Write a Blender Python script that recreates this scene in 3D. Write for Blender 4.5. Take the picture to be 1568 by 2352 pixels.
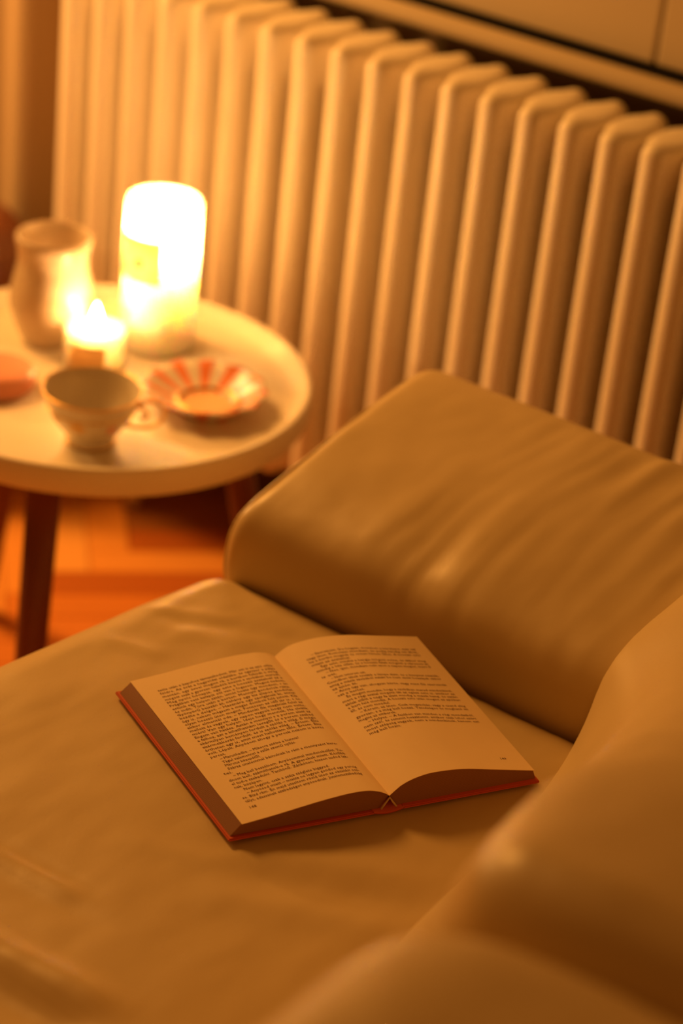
import bpy, bmesh, math, random
from mathutils import Vector, Matrix, noise

# ------------------------------------------------------------------ scene, camera, light
for o in list(bpy.data.objects):
    bpy.data.objects.remove(o, do_unlink=True)
SC = bpy.context.scene
COL = SC.collection
random.seed(7)

# world frame: X runs along the radiator wall, Y into that wall, Z up, floor at 0, metres
cam_d = bpy.data.cameras.new('camera')
cam = bpy.data.objects.new('camera', cam_d); COL.objects.link(cam)
R_ = Vector((0.79944, 0.593215, 0.094822)); U_ = Vector((-0.35331, 0.336615, 0.872848)); F_ = Vector((-0.485868, 0.731291, -0.478692))
CAM = Vector((1.8124, -2.0014, 1.47))
m = Matrix.Identity(4)
for i in range(3):
    m[i][0] = R_[i]; m[i][1] = U_[i]; m[i][2] = -F_[i]; m[i][3] = CAM[i]
cam.matrix_world = m
cam_d.sensor_fit = 'VERTICAL'
cam_d.lens = 50.0
cam_d.sensor_height = 50.0 * 2352 / 5200
cam_d.sensor_width = cam_d.sensor_height * 1568 / 2352
cam_d.clip_start = 0.02
cam_d.dof.use_dof = True
cam_d.dof.focus_distance = 1.735
cam_d.dof.aperture_fstop = 1.8
SC.camera = cam

world = bpy.data.worlds.new('world'); SC.world = world
world.use_nodes = True
bg = world.node_tree.nodes['Background']
bg.inputs[0].default_value = (1.0, 0.32, 0.045, 1)
bg.inputs[1].default_value = 0.16

def area_light(name, loc, target, size, power, color):
    d = bpy.data.lights.new(name, 'AREA'); d.shape = 'DISK'; d.size = size; d.energy = power; d.color = color
    o = bpy.data.objects.new(name, d); COL.objects.link(o); o.location = loc
    o.rotation_euler = (Vector(target) - Vector(loc)).to_track_quat('-Z', 'Y').to_euler()
    return o
# the room's shaded lamp, hanging up and to the left of the sofa, and an added, unseen low light that brightens the radiator's left end
area_light('room_lamp_light', (-0.58, -0.36, 1.62), (0.8, -0.7, 0.4), 0.5, 23.0, (1.0, 0.42, 0.08))
area_light('low_fill_light', (-0.66, -0.42, 0.80), (0.15, -0.05, 0.4), 0.16, 7.0, (1.0, 0.47, 0.12))

SC.view_settings.view_transform = 'Standard'
SC.view_settings.look = 'None'
SC.view_settings.gamma = 1.0
SC.view_settings.exposure = 0.12
SC.view_settings.use_curve_mapping = False
try:
    SC.cycles.use_denoising = True
    SC.cycles.sample_clamp_indirect = 10.0
    SC.cycles.max_bounces = 10
    SC.cycles.transparent_max_bounces = 12
    SC.cycles.caustics_reflective = False
    SC.cycles.caustics_refractive = False
except Exception:
    pass

FLAME = (1.0, 0.52, 0.17)

# ------------------------------------------------------------------ helpers
def mat(name, color, rough=0.5, bump=None, var=None, **kw):
    """procedural principled material; bump=(scale,strength,dist), var=(scale,amount)"""
    M = bpy.data.materials.new(name); M.use_nodes = True
    nt = M.node_tree; P = nt.nodes['Principled BSDF']
    P.inputs['Base Color'].default_value = (*color, 1)
    P.inputs['Roughness'].default_value = rough
    for k, v in kw.items():
        P.inputs[k.replace('_', ' ')].default_value = v
    tc = nt.nodes.new('ShaderNodeTexCoord')
    if var:
        n = nt.nodes.new('ShaderNodeTexNoise'); n.inputs['Scale'].default_value = var[0]; n.inputs['Detail'].default_value = 4
        nt.links.new(tc.outputs['Object'], n.inputs['Vector'])
        mx = nt.nodes.new('ShaderNodeMix'); mx.data_type = 'RGBA'
        a = var[1]
        mx.inputs[6].default_value = (*[c * (1 - a) for c in color], 1)
        mx.inputs[7].default_value = (*[min(1, c * (1 + a)) for c in color], 1)
        nt.links.new(n.outputs['Fac'], mx.inputs[0])
        nt.links.new(mx.outputs[2], P.inputs['Base Color'])
    if bump:
        n2 = nt.nodes.new('ShaderNodeTexNoise'); n2.inputs['Scale'].default_value = bump[0]; n2.inputs['Detail'].default_value = 5
        nt.links.new(tc.outputs['Object'], n2.inputs['Vector'])
        b = nt.nodes.new('ShaderNodeBump'); b.inputs['Strength'].default_value = bump[1]; b.inputs['Distance'].default_value = bump[2]
        nt.links.new(n2.outputs['Fac'], b.inputs['Height'])
        nt.links.new(b.outputs['Normal'], P.inputs['Normal'])
    return M

def mesh(name, verts, faces, material=None, parent=None, smooth=True):
    me = bpy.data.meshes.new(name)
    me.from_pydata([tuple(v) for v in verts], [], faces)
    bm = bmesh.new(); bm.from_mesh(me)
    bmesh.ops.recalc_face_normals(bm, faces=bm.faces)
    bm.to_mesh(me); bm.free()
    if smooth:
        me.polygons.foreach_set('use_smooth', [True] * len(me.polygons))
    me.update()
    return link(name, me, material, parent)

def link(name, me, material=None, parent=None):
    o = bpy.data.objects.new(name, me); COL.objects.link(o)
    if material is not None:
        if isinstance(material, (list, tuple)):
            for x in material: me.materials.append(x)
        elif not me.materials:
            me.materials.append(material)
    if parent: o.parent = parent
    return o

def tag(o, label, cat, group=None):
    o['label'] = label; o['category'] = cat
    if group: o['group'] = group
    return o

def structure(o):
    o['kind'] = 'structure'; return o

def empty(name, loc=(0, 0, 0)):
    o = bpy.data.objects.new(name, None); COL.objects.link(o); o.location = loc; o.empty_display_size = 0.05
    return o

def box_geo(x0, x1, y0, y1, z0, z1):
    v = [(x0, y0, z0), (x1, y0, z0), (x1, y1, z0), (x0, y1, z0), (x0, y0, z1), (x1, y0, z1), (x1, y1, z1), (x0, y1, z1)]
    f = [(0, 3, 2, 1), (4, 5, 6, 7), (0, 1, 5, 4), (1, 2, 6, 5), (2, 3, 7, 6), (3, 0, 4, 7)]
    return v, f

def box(name, x0, x1, y0, y1, z0, z1, material, parent=None, bevel=0.0):
    v, f = box_geo(x0, x1, y0, y1, z0, z1)
    o = mesh(name, v, f, material, parent, smooth=False)
    if bevel:
        bm = bmesh.new(); bm.from_mesh(o.data)
        bmesh.ops.bevel(bm, geom=bm.edges[:], offset=bevel, segments=2, affect='EDGES', profile=0.5)
        bm.to_mesh(o.data); bm.free()
    return o

def lathe_geo(profile, n=64, rfun=None, cap_start=True, cap_end=True, off=None):
    """profile list of (r,z); rfun(angle,i) scales radius; off(i)->(dx,dy)"""
    verts, faces = [], []
    for i, (r, z) in enumerate(profile):
        dx, dy = off(i) if off else (0, 0)
        for k in range(n):
            a = 2 * math.pi * k / n
            rr = r * (rfun(a, i) if rfun else 1)
            verts.append((rr * math.cos(a) + dx, rr * math.sin(a) + dy, z))
    for i in range(len(profile) - 1):
        for k in range(n):
            k2 = (k + 1) % n
            faces.append((i * n + k, i * n + k2, (i + 1) * n + k2, (i + 1) * n + k))
    if cap_start: faces.append(tuple(reversed(range(n))))
    if cap_end: faces.append(tuple(range((len(profile) - 1) * n, len(profile) * n)))
    return verts, faces

def lathe(name, profile, material, parent=None, **kw):
    v, f = lathe_geo(profile, **kw)
    return mesh(name, v, f, material, parent)

def catmull(pts, n):
    """n samples per span through pts (tuples)"""
    out = []
    P = [Vector(p) for p in pts]
    P = [2 * P[0] - P[1]] + P + [2 * P[-1] - P[-2]]
    for i in range(1, len(P) - 2):
        for k in range(n):
            t = k / n
            p0, p1, p2, p3 = P[i - 1:i + 3]
            out.append(0.5 * ((2 * p1) + (-p0 + p2) * t + (2 * p0 - 5 * p1 + 4 * p2 - p3) * t * t + (-p0 + 3 * p1 - 3 * p2 + p3) * t ** 3))
    out.append(P[-2])
    return out

def tube(name, pts, rad, material, parent=None, n=10, closed=False):
    P = [Vector(p) for p in pts]
    verts, faces = [], []
    N = len(P)
    ref = Vector((0.13, 0.29, 0.95)).normalized()
    for i in range(N):
        if closed: d = P[(i + 1) % N] - P[i - 1]
        else: d = P[min(i + 1, N - 1)] - P[max(i - 1, 0)]
        d.normalize()
        x = d.cross(ref)
        if x.length < 1e-4: x = d.cross(Vector((1, 0, 0)))
        x.normalize(); y = d.cross(x)
        r = rad(i / (N - 1)) if callable(rad) else rad
        for k in range(n):
            a = 2 * math.pi * k / n
            verts.append(P[i] + x * math.cos(a) * r + y * math.sin(a) * r)
    for i in range(N if closed else N - 1):
        j = (i + 1) % N
        for k in range(n):
            k2 = (k + 1) % n
            faces.append((i * n + k, i * n + k2, j * n + k2, j * n + k))
    if not closed:
        faces.append(tuple(range(n))); faces.append(tuple(range((N - 1) * n, N * n)))
    return mesh(name, verts, faces, material, parent)

def smooth01(x):
    x = max(0.0, min(1.0, x)); return x * x * (3 - 2 * x)

def lerp_table(tab, x):
    if x <= tab[0][0]: return tab[0][1]
    for (a, fa), (b, fb) in zip(tab, tab[1:]):
        if x <= b:
            return fa + (fb - fa) * (x - a) / (b - a)
    return tab[-1][1]

def fbm(x, y, z=0.0, o=3):
    return noise.fractal(Vector((x, y, z)), 1.0, 2.0, o)

# ------------------------------------------------------------------ materials
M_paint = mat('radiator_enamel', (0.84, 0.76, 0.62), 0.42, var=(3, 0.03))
M_wall = mat('shaded_wall_paint', (0.22, 0.15, 0.09), 0.8, bump=(60, 0.1, 0.002), var=(2, 0.05))  # darkened so the colour carries the shade behind the radiator
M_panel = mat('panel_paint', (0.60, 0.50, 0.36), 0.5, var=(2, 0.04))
M_sill = mat('sill_paint', (0.56, 0.46, 0.32), 0.45, var=(3, 0.04))
M_dark = mat('gap_shade', (0.02, 0.015, 0.01), 0.9)  # near-black colour standing in for shade in the slot behind the sill
M_base = mat('skirting_paint', (0.10, 0.05, 0.025), 0.6)
M_white = mat('white_lacquer', (0.80, 0.73, 0.60), 0.42, var=(5, 0.02))
M_legwood = mat('dark_stained_wood', (0.16, 0.035, 0.012), 0.5, var=(12, 0.2))
M_curtain = mat('curtain_cloth', (0.40, 0.29, 0.17), 0.9, bump=(300, 0.2, 0.001))
M_pouf = mat('pouf_leather', (0.16, 0.05, 0.02), 0.45, var=(5, 0.15))
M_porcelain = mat('porcelain', (0.66, 0.60, 0.49), 0.22, Coat_Weight=0.3)
M_gold = mat('gold_trim', (0.85, 0.52, 0.16), 0.28, Metallic=1.0)
M_motif = mat('painted_motif', (0.66, 0.40, 0.12), 0.35)
M_pink = mat('pink_glaze', (0.66, 0.27, 0.17), 0.4, var=(10, 0.05))
M_label = mat('paper_label', (0.72, 0.55, 0.33), 0.7)
_nt = M_label.node_tree; _tr = _nt.nodes.new('ShaderNodeBsdfTranslucent'); _tr.inputs[0].default_value = (0.85, 0.66, 0.42, 1)
_mx = _nt.nodes.new('ShaderNodeMixShader'); _mx.inputs[0].default_value = 0.6
_nt.links.new(_nt.nodes['Principled BSDF'].outputs[0], _mx.inputs[1]); _nt.links.new(_tr.outputs[0], _mx.inputs[2])
_nt.links.new(_mx.outputs[0], _nt.nodes['Material Output'].inputs[0])
M_ink = mat('printing_ink', (0.17, 0.09, 0.045), 0.8)
M_wick = mat('burnt_wick', (0.03, 0.02, 0.015), 0.9)
M_cover = mat('red_book_cloth', (0.55, 0.085, 0.02), 0.6, bump=(900, 0.15, 0.0005))
M_lining = mat('spine_lining', (0.62, 0.48, 0.30), 0.8)

def leather():
    M = mat('beige_leather', (0.60, 0.46, 0.235), 0.40, var=(4, 0.05))
    nt = M.node_tree; P = nt.nodes['Principled BSDF']
    tc = nt.nodes.new('ShaderNodeTexCoord')
    v = nt.nodes.new('ShaderNodeTexVoronoi'); v.inputs['Scale'].default_value = 420
    n = nt.nodes.new('ShaderNodeTexNoise'); n.inputs['Scale'].default_value = 25; n.inputs['Detail'].default_value = 6
    nt.links.new(tc.outputs['Object'], v.inputs['Vector']); nt.links.new(tc.outputs['Object'], n.inputs['Vector'])
    b1 = nt.nodes.new('ShaderNodeBump'); b1.inputs['Strength'].default_value = 0.06; b1.inputs['Distance'].default_value = 0.0006
    b2 = nt.nodes.new('ShaderNodeBump'); b2.inputs['Strength'].default_value = 0.05; b2.inputs['Distance'].default_value = 0.003
    nt.links.new(v.outputs['Distance'], b1.inputs['Height'])
    nt.links.new(n.outputs['Fac'], b2.inputs['Height'])
    nt.links.new(b1.outputs['Normal'], b2.inputs['Normal'])
    nt.links.new(b2.outputs['Normal'], P.inputs['Normal'])
    return M
M_leather = leather()
M_piping = mat('leather_piping', (0.58, 0.44, 0.22), 0.45)

def paper():
    M = mat('aged_paper', (0.86, 0.67, 0.41), 0.75, var=(30, 0.05))
    return M
M_paper = paper()
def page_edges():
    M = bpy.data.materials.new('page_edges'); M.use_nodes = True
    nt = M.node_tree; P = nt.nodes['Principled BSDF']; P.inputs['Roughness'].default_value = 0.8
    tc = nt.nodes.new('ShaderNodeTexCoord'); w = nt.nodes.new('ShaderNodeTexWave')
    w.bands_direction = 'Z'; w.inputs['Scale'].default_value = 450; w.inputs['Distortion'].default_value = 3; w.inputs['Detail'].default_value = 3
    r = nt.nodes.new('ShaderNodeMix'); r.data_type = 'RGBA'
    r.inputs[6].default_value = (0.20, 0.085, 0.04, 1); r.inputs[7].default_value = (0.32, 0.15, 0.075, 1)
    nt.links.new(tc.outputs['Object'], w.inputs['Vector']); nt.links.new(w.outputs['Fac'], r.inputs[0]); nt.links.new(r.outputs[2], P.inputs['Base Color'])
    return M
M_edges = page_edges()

def plank_mat(k, col):
    M = bpy.data.materials.new('parquet_oak_%d' % k); M.use_nodes = True
    nt = M.node_tree; P = nt.nodes['Principled BSDF']; P.inputs['Roughness'].default_value = 0.35
    tc = nt.nodes.new('ShaderNodeTexCoord'); mp = nt.nodes.new('ShaderNodeMapping')
    mp.inputs['Scale'].default_value = (4, 60, 4)
    n = nt.nodes.new('ShaderNodeTexNoise'); n.inputs['Scale'].default_value = 2; n.inputs['Detail'].default_value = 5
    r = nt.nodes.new('ShaderNodeMix'); r.data_type = 'RGBA'
    r.inputs[6].default_value = (*[c * 0.82 for c in col], 1); r.inputs[7].default_value = (*[c * 1.1 for c in col], 1)
    nt.links.new(tc.outputs['Object'], mp.inputs[0]); nt.links.new(mp.outputs[0], n.inputs['Vector'])
    nt.links.new(n.outputs['Fac'], r.inputs[0]); nt.links.new(r.outputs[2], P.inputs['Base Color'])
    return M
M_planks = [plank_mat(i, c) for i, c in enumerate([(0.86, 0.37, 0.075), (0.70, 0.24, 0.04), (0.52, 0.15, 0.025), (0.92, 0.45, 0.11)])]

def wax(name, col, scale, z0, z1, fac):
    # waxy subsurface body; its thin upper wall lets part of the flame's light straight through
    M = bpy.data.materials.new(name); M.use_nodes = True
    nt = M.node_tree; P = nt.nodes['Principled BSDF']
    P.inputs['Base Color'].default_value = (*col, 1); P.inputs['Roughness'].default_value = 0.4
    P.inputs['Subsurface Weight'].default_value = 1.0
    P.inputs['Subsurface Radius'].default_value = (1.0, 0.8, 0.5)
    P.inputs['Subsurface Scale'].default_value = scale
    tc = nt.nodes.new('ShaderNodeTexCoord'); sx = nt.nodes.new('ShaderNodeSeparateXYZ'); mr = nt.nodes.new('ShaderNodeMapRange')
    mr.inputs['From Min'].default_value = z0; mr.inputs['From Max'].default_value = z1; mr.inputs['To Max'].default_value = fac
    t = nt.nodes.new('ShaderNodeBsdfTransparent'); t.inputs[0].default_value = (1, 0.97, 0.9, 1); mx = nt.nodes.new('ShaderNodeMixShader')
    nt.links.new(tc.outputs['Object'], sx.inputs[0]); nt.links.new(sx.outputs['Z'], mr.inputs['Value'])
    nt.links.new(mr.outputs[0], mx.inputs[0]); nt.links.new(P.outputs[0], mx.inputs[1]); nt.links.new(t.outputs[0], mx.inputs[2])
    nt.links.new(mx.outputs[0], nt.nodes['Material Output'].inputs[0])
    return M
M_wax = wax('candle_wax', (0.985, 0.95, 0.86), 0.04, 0.02, 0.115, 0.255)
M_wax2 = wax('small_candle_wax', (0.985, 0.95, 0.86), 0.04, 0.0, 0.036, 0.32)

def flame_mat(strength):
    M = bpy.data.materials.new('flame'); M.use_nodes = True
    nt = M.node_tree; nt.nodes.remove(nt.nodes['Principled BSDF'])
    e = nt.nodes.new('ShaderNodeEmission'); e.inputs[0].default_value = (1.0, 0.62, 0.26, 1); e.inputs[1].default_value = strength
    t = nt.nodes.new('ShaderNodeBsdfTransparent'); a = nt.nodes.new('ShaderNodeAddShader')
    nt.links.new(e.outputs[0], a.inputs[0]); nt.links.new(t.outputs[0], a.inputs[1])
    nt.links.new(a.outputs[0], nt.nodes['Material Output'].inputs[0])
    return M
M_flame = flame_mat(30.0)

def thin_glass(name='clear_glass', milk=0.10, tint=(0.97, 0.95, 0.90)):
    M = bpy.data.materials.new(name); M.use_nodes = True
    nt = M.node_tree; nt.nodes.remove(nt.nodes['Principled BSDF'])
    t = nt.nodes.new('ShaderNodeBsdfTransparent'); t.inputs[0].default_value = (*tint, 1)
    g = nt.nodes.new('ShaderNodeBsdfGlossy'); g.inputs['Roughness'].default_value = 0.06
    d = nt.nodes.new('ShaderNodeBsdfTranslucent'); d.inputs[0].default_value = (0.9, 0.85, 0.7, 1)
    lw = nt.nodes.new('ShaderNodeLayerWeight'); lw.inputs['Blend'].default_value = 0.5
    f = nt.nodes.new('ShaderNodeMath'); f.operation = 'POWER'; f.inputs[1].default_value = 4.0
    nt.links.new(lw.outputs['Facing'], f.inputs[0])
    m0 = nt.nodes.new('ShaderNodeMixShader'); m0.inputs[0].default_value = milk
    nt.links.new(t.outputs[0], m0.inputs[1]); nt.links.new(d.outputs[0], m0.inputs[2])
    mx = nt.nodes.new('ShaderNodeMixShader')
    nt.links.new(f.outputs[0], mx.inputs[0]); nt.links.new(m0.outputs[0], mx.inputs[1]); nt.links.new(g.outputs[0], mx.inputs[2])
    nt.links.new(mx.outputs[0], nt.nodes['Material Output'].inputs[0])
    return M
M_glass = thin_glass()
M_vase = thin_glass('milky_vase_glass', 0.15, (0.93, 0.88, 0.79))
_nt = M_vase.node_tree; _pb = _nt.nodes.new('ShaderNodeBsdfPrincipled'); _pb.inputs['Base Color'].default_value = (0.70, 0.58, 0.43, 1); _pb.inputs['Roughness'].default_value = 0.25
_mx = _nt.nodes.new('ShaderNodeMixShader'); _mx.inputs[0].default_value = 0.62
_out = _nt.nodes['Material Output']; _src = _out.inputs[0].links[0].from_socket
_nt.links.new(_src, _mx.inputs[1]); _nt.links.new(_pb.outputs[0], _mx.inputs[2]); _nt.links.new(_mx.outputs[0], _out.inputs[0])

# ------------------------------------------------------------------ the setting
# floor slab with the herringbone blocks laid on it
fl = structure(box('floor', -2.6, 3.4, -3.2, 0.2, -0.06, -0.004, mat('floor_under', (0.40, 0.15, 0.03), 0.5, var=(6, 0.3))))
PW, PL = 0.054, 0.27
def plank_mesh(k):
    v, f = box_geo(0.0006, PL - 0.0006, 0.0006, PW - 0.0006, -0.006, 0.0)
    me = bpy.data.meshes.new('plank'); me.from_pydata(v, [], f)
    bm = bmesh.new(); bm.from_mesh(me)
    bmesh.ops.recalc_face_normals(bm, faces=bm.faces)
    ed = [e for e in bm.edges if all(abs(x.co.z) < 1e-6 for x in e.verts)]
    bmesh.ops.bevel(bm, geom=ed, offset=0.0008, segments=1, affect='EDGES')
    bm.to_mesh(me); bm.free(); me.materials.append(M_planks[k]); return me
PM = [plank_mesh(k) for k in range(4)]
A45 = math.radians(45)
ex = Vector((math.cos(A45), math.sin(A45), 0)); ey = Vector((-math.sin(A45), math.cos(A45), 0))
PO = Vector((0.190, -0.117, 0))
rows = []
for j in range(-40, 41):
    for i in range(-14, 15):
        # herringbone: blocks five times as long as wide, stepping one width at a time
        for kind in (0, 1):
            gx = j + i * 10 if kind == 0 else j + i * 10 - 1
            c = ex * (gx * PW) + ey * (j * PW)
            cen = c + (ex * PL / 2 + ey * PW / 2 if kind == 0 else ex * PW / 2 + ey * PL / 2)
            P = PO + c; Cn = PO + cen
            if -2.4 < Cn.x < 2.2 and -3.0 < Cn.y < 0.08:
                d = (Cn - Vector((0.1, -0.3, 0))).length
                rows.append((d, P, kind))
rows.sort(key=lambda r: r[0])
rest_v, rest_f, rest_m = [], [], []
for q, (d, P, kind) in enumerate(rows):
    k = random.choice((0, 0, 3)) if kind else random.choice((1, 1, 2, 0))
    rot = A45 if kind == 0 else A45 + math.pi / 2
    loc = P + Vector((0, 0, random.uniform(-0.0004, 0.0))) + (ex * PW if kind else Vector())
    if q < 300:
        o = link('plank', PM[k], None, fl)
        o.location = loc; o.rotation_euler = (0, 0, rot)
    else:
        mt = Matrix.Translation(loc) @ Matrix.Rotation(rot, 4, 'Z')
        base = len(rest_v)
        rest_v += [mt @ vv.co for vv in PM[k].vertices]
        for pl in PM[k].polygons:
            rest_f.append(tuple(base + i for i in pl.vertices)); rest_m.append(k)
me = bpy.data.meshes.new('parquet'); me.from_pydata([tuple(q) for q in rest_v], [], rest_f)
for M in M_planks: me.materials.append(M)
for pl, k in zip(me.polygons, rest_m): pl.material_index = k
link('parquet', me, None, fl)['kind'] = 'stuff'

# back wall (below the sill), skirting, sill, panelled window apron above
YW = 0.205
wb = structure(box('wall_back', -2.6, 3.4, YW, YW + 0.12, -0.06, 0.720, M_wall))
structure(box('baseboard_back', -2.6, 3.4, YW - 0.012, YW, 0, 0.075, M_base, bevel=0.003))
structure(box('trim_1', -0.02, 3.4, 0.130, 0.158, 0.7215, 0.7395, M_sill, bevel=0.005))
structure(box('sill_gap_shade', -0.02, 3.4, 0.150, YW + 0.12, 0.716, 0.7215, M_dark))  # dark sheet painting the shade at the bottom of the slot
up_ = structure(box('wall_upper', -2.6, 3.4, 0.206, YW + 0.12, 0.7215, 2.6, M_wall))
for k, (x0, x1) in enumerate([(-0.02, 0.7045), (0.7075, 1.40), (1.403, 2.10)]):
    box('panel', x0, x1, 0.184, 0.206, 0.7415, 1.60, M_panel, up_, bevel=0.003)
structure(box('panel_gap_shade', -0.02, 3.4, 0.190, 0.206, 0.7215, 0.738, M_dark))  # dark strip painting the shade below the panels

# curtain beside the radiator
verts, faces = [], []
NX, NZ = 120, 12
for j in range(NZ + 1):
    z = 0.05 + 2.3 * j / NZ
    for i in range(NX + 1):
        x = -0.95 + 0.925 * i / NX
        y = 0.095 + 0.022 * math.sin(x * 52 + 0.8 * math.sin(x * 11)) + 0.008 * math.sin(x * 23 + 1)
        verts.append((x, y, z))
for j in range(NZ):
    for i in range(NX):
        a = j * (NX + 1) + i
        faces.append((a, a + 1, a + NX + 2, a + NX + 1))
cu = mesh('curtain', verts, faces, M_curtain)
sm = cu.modifiers.new('thick', 'SOLIDIFY'); sm.thickness = 0.003
tag(cu, 'tan cloth curtain hanging in soft folds left of the white radiator', 'curtain')

# dark pouf behind the table
pf = empty('pouf', (-0.14, -0.05, 0))
prof = [(0.085, 0.0), (0.10, 0.015), (0.108, 0.08), (0.11, 0.2), (0.108, 0.30), (0.10, 0.345), (0.08, 0.368), (0.04, 0.377), (0.004, 0.378)]
lathe('body', [(p.x, p.y) for p in catmull([(r, z, 0) for r, z in prof], 5)], M_pouf, pf, n=48)
pp_ = [(0.1075 * math.cos(a), 0.1075 * math.sin(a), 0.32) for a in [2 * math.pi * i / 60 for i in range(60)]]
tube('piping', pp_, 0.004, M_pouf, pf, closed=True, n=8)
tag(pf, 'dark brown rounded leather pouf standing behind the white side table', 'pouf')

# ------------------------------------------------------------------ radiator
RZ0, RZ1, RD = 0.165, 0.719, 0.112
def section_mesh():
    NV = 16
    vs = [0.5 * (1 - math.cos(math.pi * i / NV)) for i in range(NV + 1)]
    def hw(v, z):
        w = 0.0140 + 0.0025 * smooth01((v - 0.01) / 0.045) * smooth01((RD - v - 0.01) / 0.045)
        hub = smooth01((z - 0.650) / 0.035) + smooth01((RZ0 + 0.085 - z) / 0.035)
        w += (0.0248 - w) * min(1, hub) * smooth01((v - 0.012) / 0.028) * smooth01((RD - v - 0.012) / 0.028)
        nose = 0.014
        if v < nose: w *= max(0, 1 - ((nose - v) / nose) ** 2.5) ** (1 / 2.5)
        if RD - v < nose: w *= max(0, 1 - ((nose - RD + v) / nose) ** 2.5) ** (1 / 2.5)
        return w
    levels = []
    for i in range(6):
        a = math.pi / 2 * i / 5
        levels.append((RZ0 + 0.011 * (1 - math.sin(a)), 0.011 * (1 - math.cos(a))))
    levels = levels[::-1]
    levels = [(RZ0 + 0.011 * (1 - math.cos(math.pi / 2 * i / 5)), 0.011 * (1 - math.sin(math.pi / 2 * i / 5))) for i in range(6)]
    levels += [(z, 0) for z in (0.18, 0.195, 0.21, 0.225, 0.25, 0.3, 0.4, 0.5, 0.58, 0.62, 0.64, 0.655, 0.67, 0.69)]
    levels += [(RZ1 - 0.012 * (1 - math.cos(math.pi / 2 * i / 6)), 0.012 * (1 - math.sin(math.pi / 2 * i / 6))) for i in range(6, -1, -1)]
    verts, faces = [], []
    n = 2 * NV
    for z, ins in levels:
        sc = (RD - 2 * ins) / RD
        ring = []
        for i in range(NV + 1):
            v = vs[i] * RD
            ring.append((max(0.0, hw(v, z) - ins * min(1, hw(v, z) / 0.011)), ins + v * sc))
        pts = [(-w, v) for w, v in ring] + [(w, v) for w, v in ring[-2:0:-1]]
        for u, v in pts: verts.append((u, v, z))
    L = len(levels)
    for i in range(L - 1):
        for k in range(n):
            k2 = (k + 1) % n
            faces.append((i * n + k, i * n + k2, (i + 1) * n + k2, (i + 1) * n + k))
    faces.append(tuple(range(n))); faces.append(tuple(range((L - 1) * n, L * n)))
    return verts, faces
rad = empty('radiator', (0.0, 0.0, 0.0))
v, f = section_mesh()
first = mesh('section', v, f, M_paint, rad)
first.location.x = 0.0105
for i in range(1, 26):
    o = first.copy(); COL.objects.link(o); o.location.x = 0.0105 + 0.05 * i
for x in (0.11, 0.61, 1.11):   # feet
    tube('foot', [(x, 0.055, 0.0), (x, 0.055, 0.175)], 0.010, M_paint, rad, n=12)
tag(rad, 'white enamelled column radiator with many upright sections below the window', 'radiator')

# ------------------------------------------------------------------ side table
TX, TY, TZ, TR = 0.3742, -0.3340, 0.42, 0.2303
tb = empty('side_table', (TX, TY, 0))
prof = [(0.0005, TZ - 0.033), (TR - 0.010, TZ - 0.033), (TR - 0.003, TZ - 0.0315), (TR - 0.0008, TZ - 0.028), (TR, TZ - 0.004), (TR - 0.0012, TZ - 0.001), (TR - 0.003, TZ),
        (TR - 0.007, TZ - 0.0005), (TR - 0.0095, TZ - 0.003), (TR - 0.017, TZ - 0.0125), (TR - 0.020, TZ - 0.0145), (TR - 0.03, TZ - 0.015), (0.0005, TZ - 0.015)]
lathe('table_top', prof, M_white, tb, n=128)
TRAY = TZ - 0.015
for (bx, by, tx, ty) in [(0.112, -0.226, 0.066, -0.149), (0.122, 0.199, 0.078, 0.124), (-0.218, 0.052, -0.132, 0.031)]:
    tube('leg', [(bx, by, 0.0), (bx + (tx - bx) * 0.5, by + (ty - by) * 0.5, 0.194), (tx, ty, 0.387)], lambda t: 0.0145 + 0.0035 * t, M_legwood, tb, n=20)
tag(tb, 'round white tray-top side table on dark tapered wooden legs', 'table')

# ------------------------------------------------------------------ candles
def point(name, loc, power, radius, parent):
    d = bpy.data.lights.new(name, 'POINT'); d.energy = power; d.color = FLAME; d.shadow_soft_size = radius
    o = bpy.data.objects.new(name, d); COL.objects.link(o); o.location = loc; o.parent = parent
    return o
def flame(parent, z, h, r):
    pts = [(0.0004, 0), (r * 0.6, h * 0.08), (r, h * 0.28), (r * 0.85, h * 0.5), (r * 0.45, h * 0.78), (0.0004, h)]
    o = lathe('flame', [(p.x, p.y) for p in catmull([(a, b, 0) for a, b in pts], 4)], M_flame, parent, n=20)
    o.location.z = z
    return o
def wrap_label(name, r, a0, a1, z0, z1, material, parent, thick=0.0006):
    verts, faces = [], []
    n = 16
    for k in range(n + 1):
        a = a0 + (a1 - a0) * k / n
        for rr in (r + 0.0002, r + thick):
            for z in (z0, z1):
                verts.append((rr * math.cos(a), rr * math.sin(a), z))
    for k in range(n):
        b = k * 4; c = b + 4
        faces += [(b + 2, c + 2, c + 3, b + 3), (b, b + 1, c + 1, c), (b + 1, b + 3, c + 3, c + 1), (b, c, c + 2, b + 2)]
    faces += [(0, 2, 3, 1), (n * 4, n * 4 + 1, n * 4 + 3, n * 4 + 2)]
    return mesh(name, verts, faces, material, parent)

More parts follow.
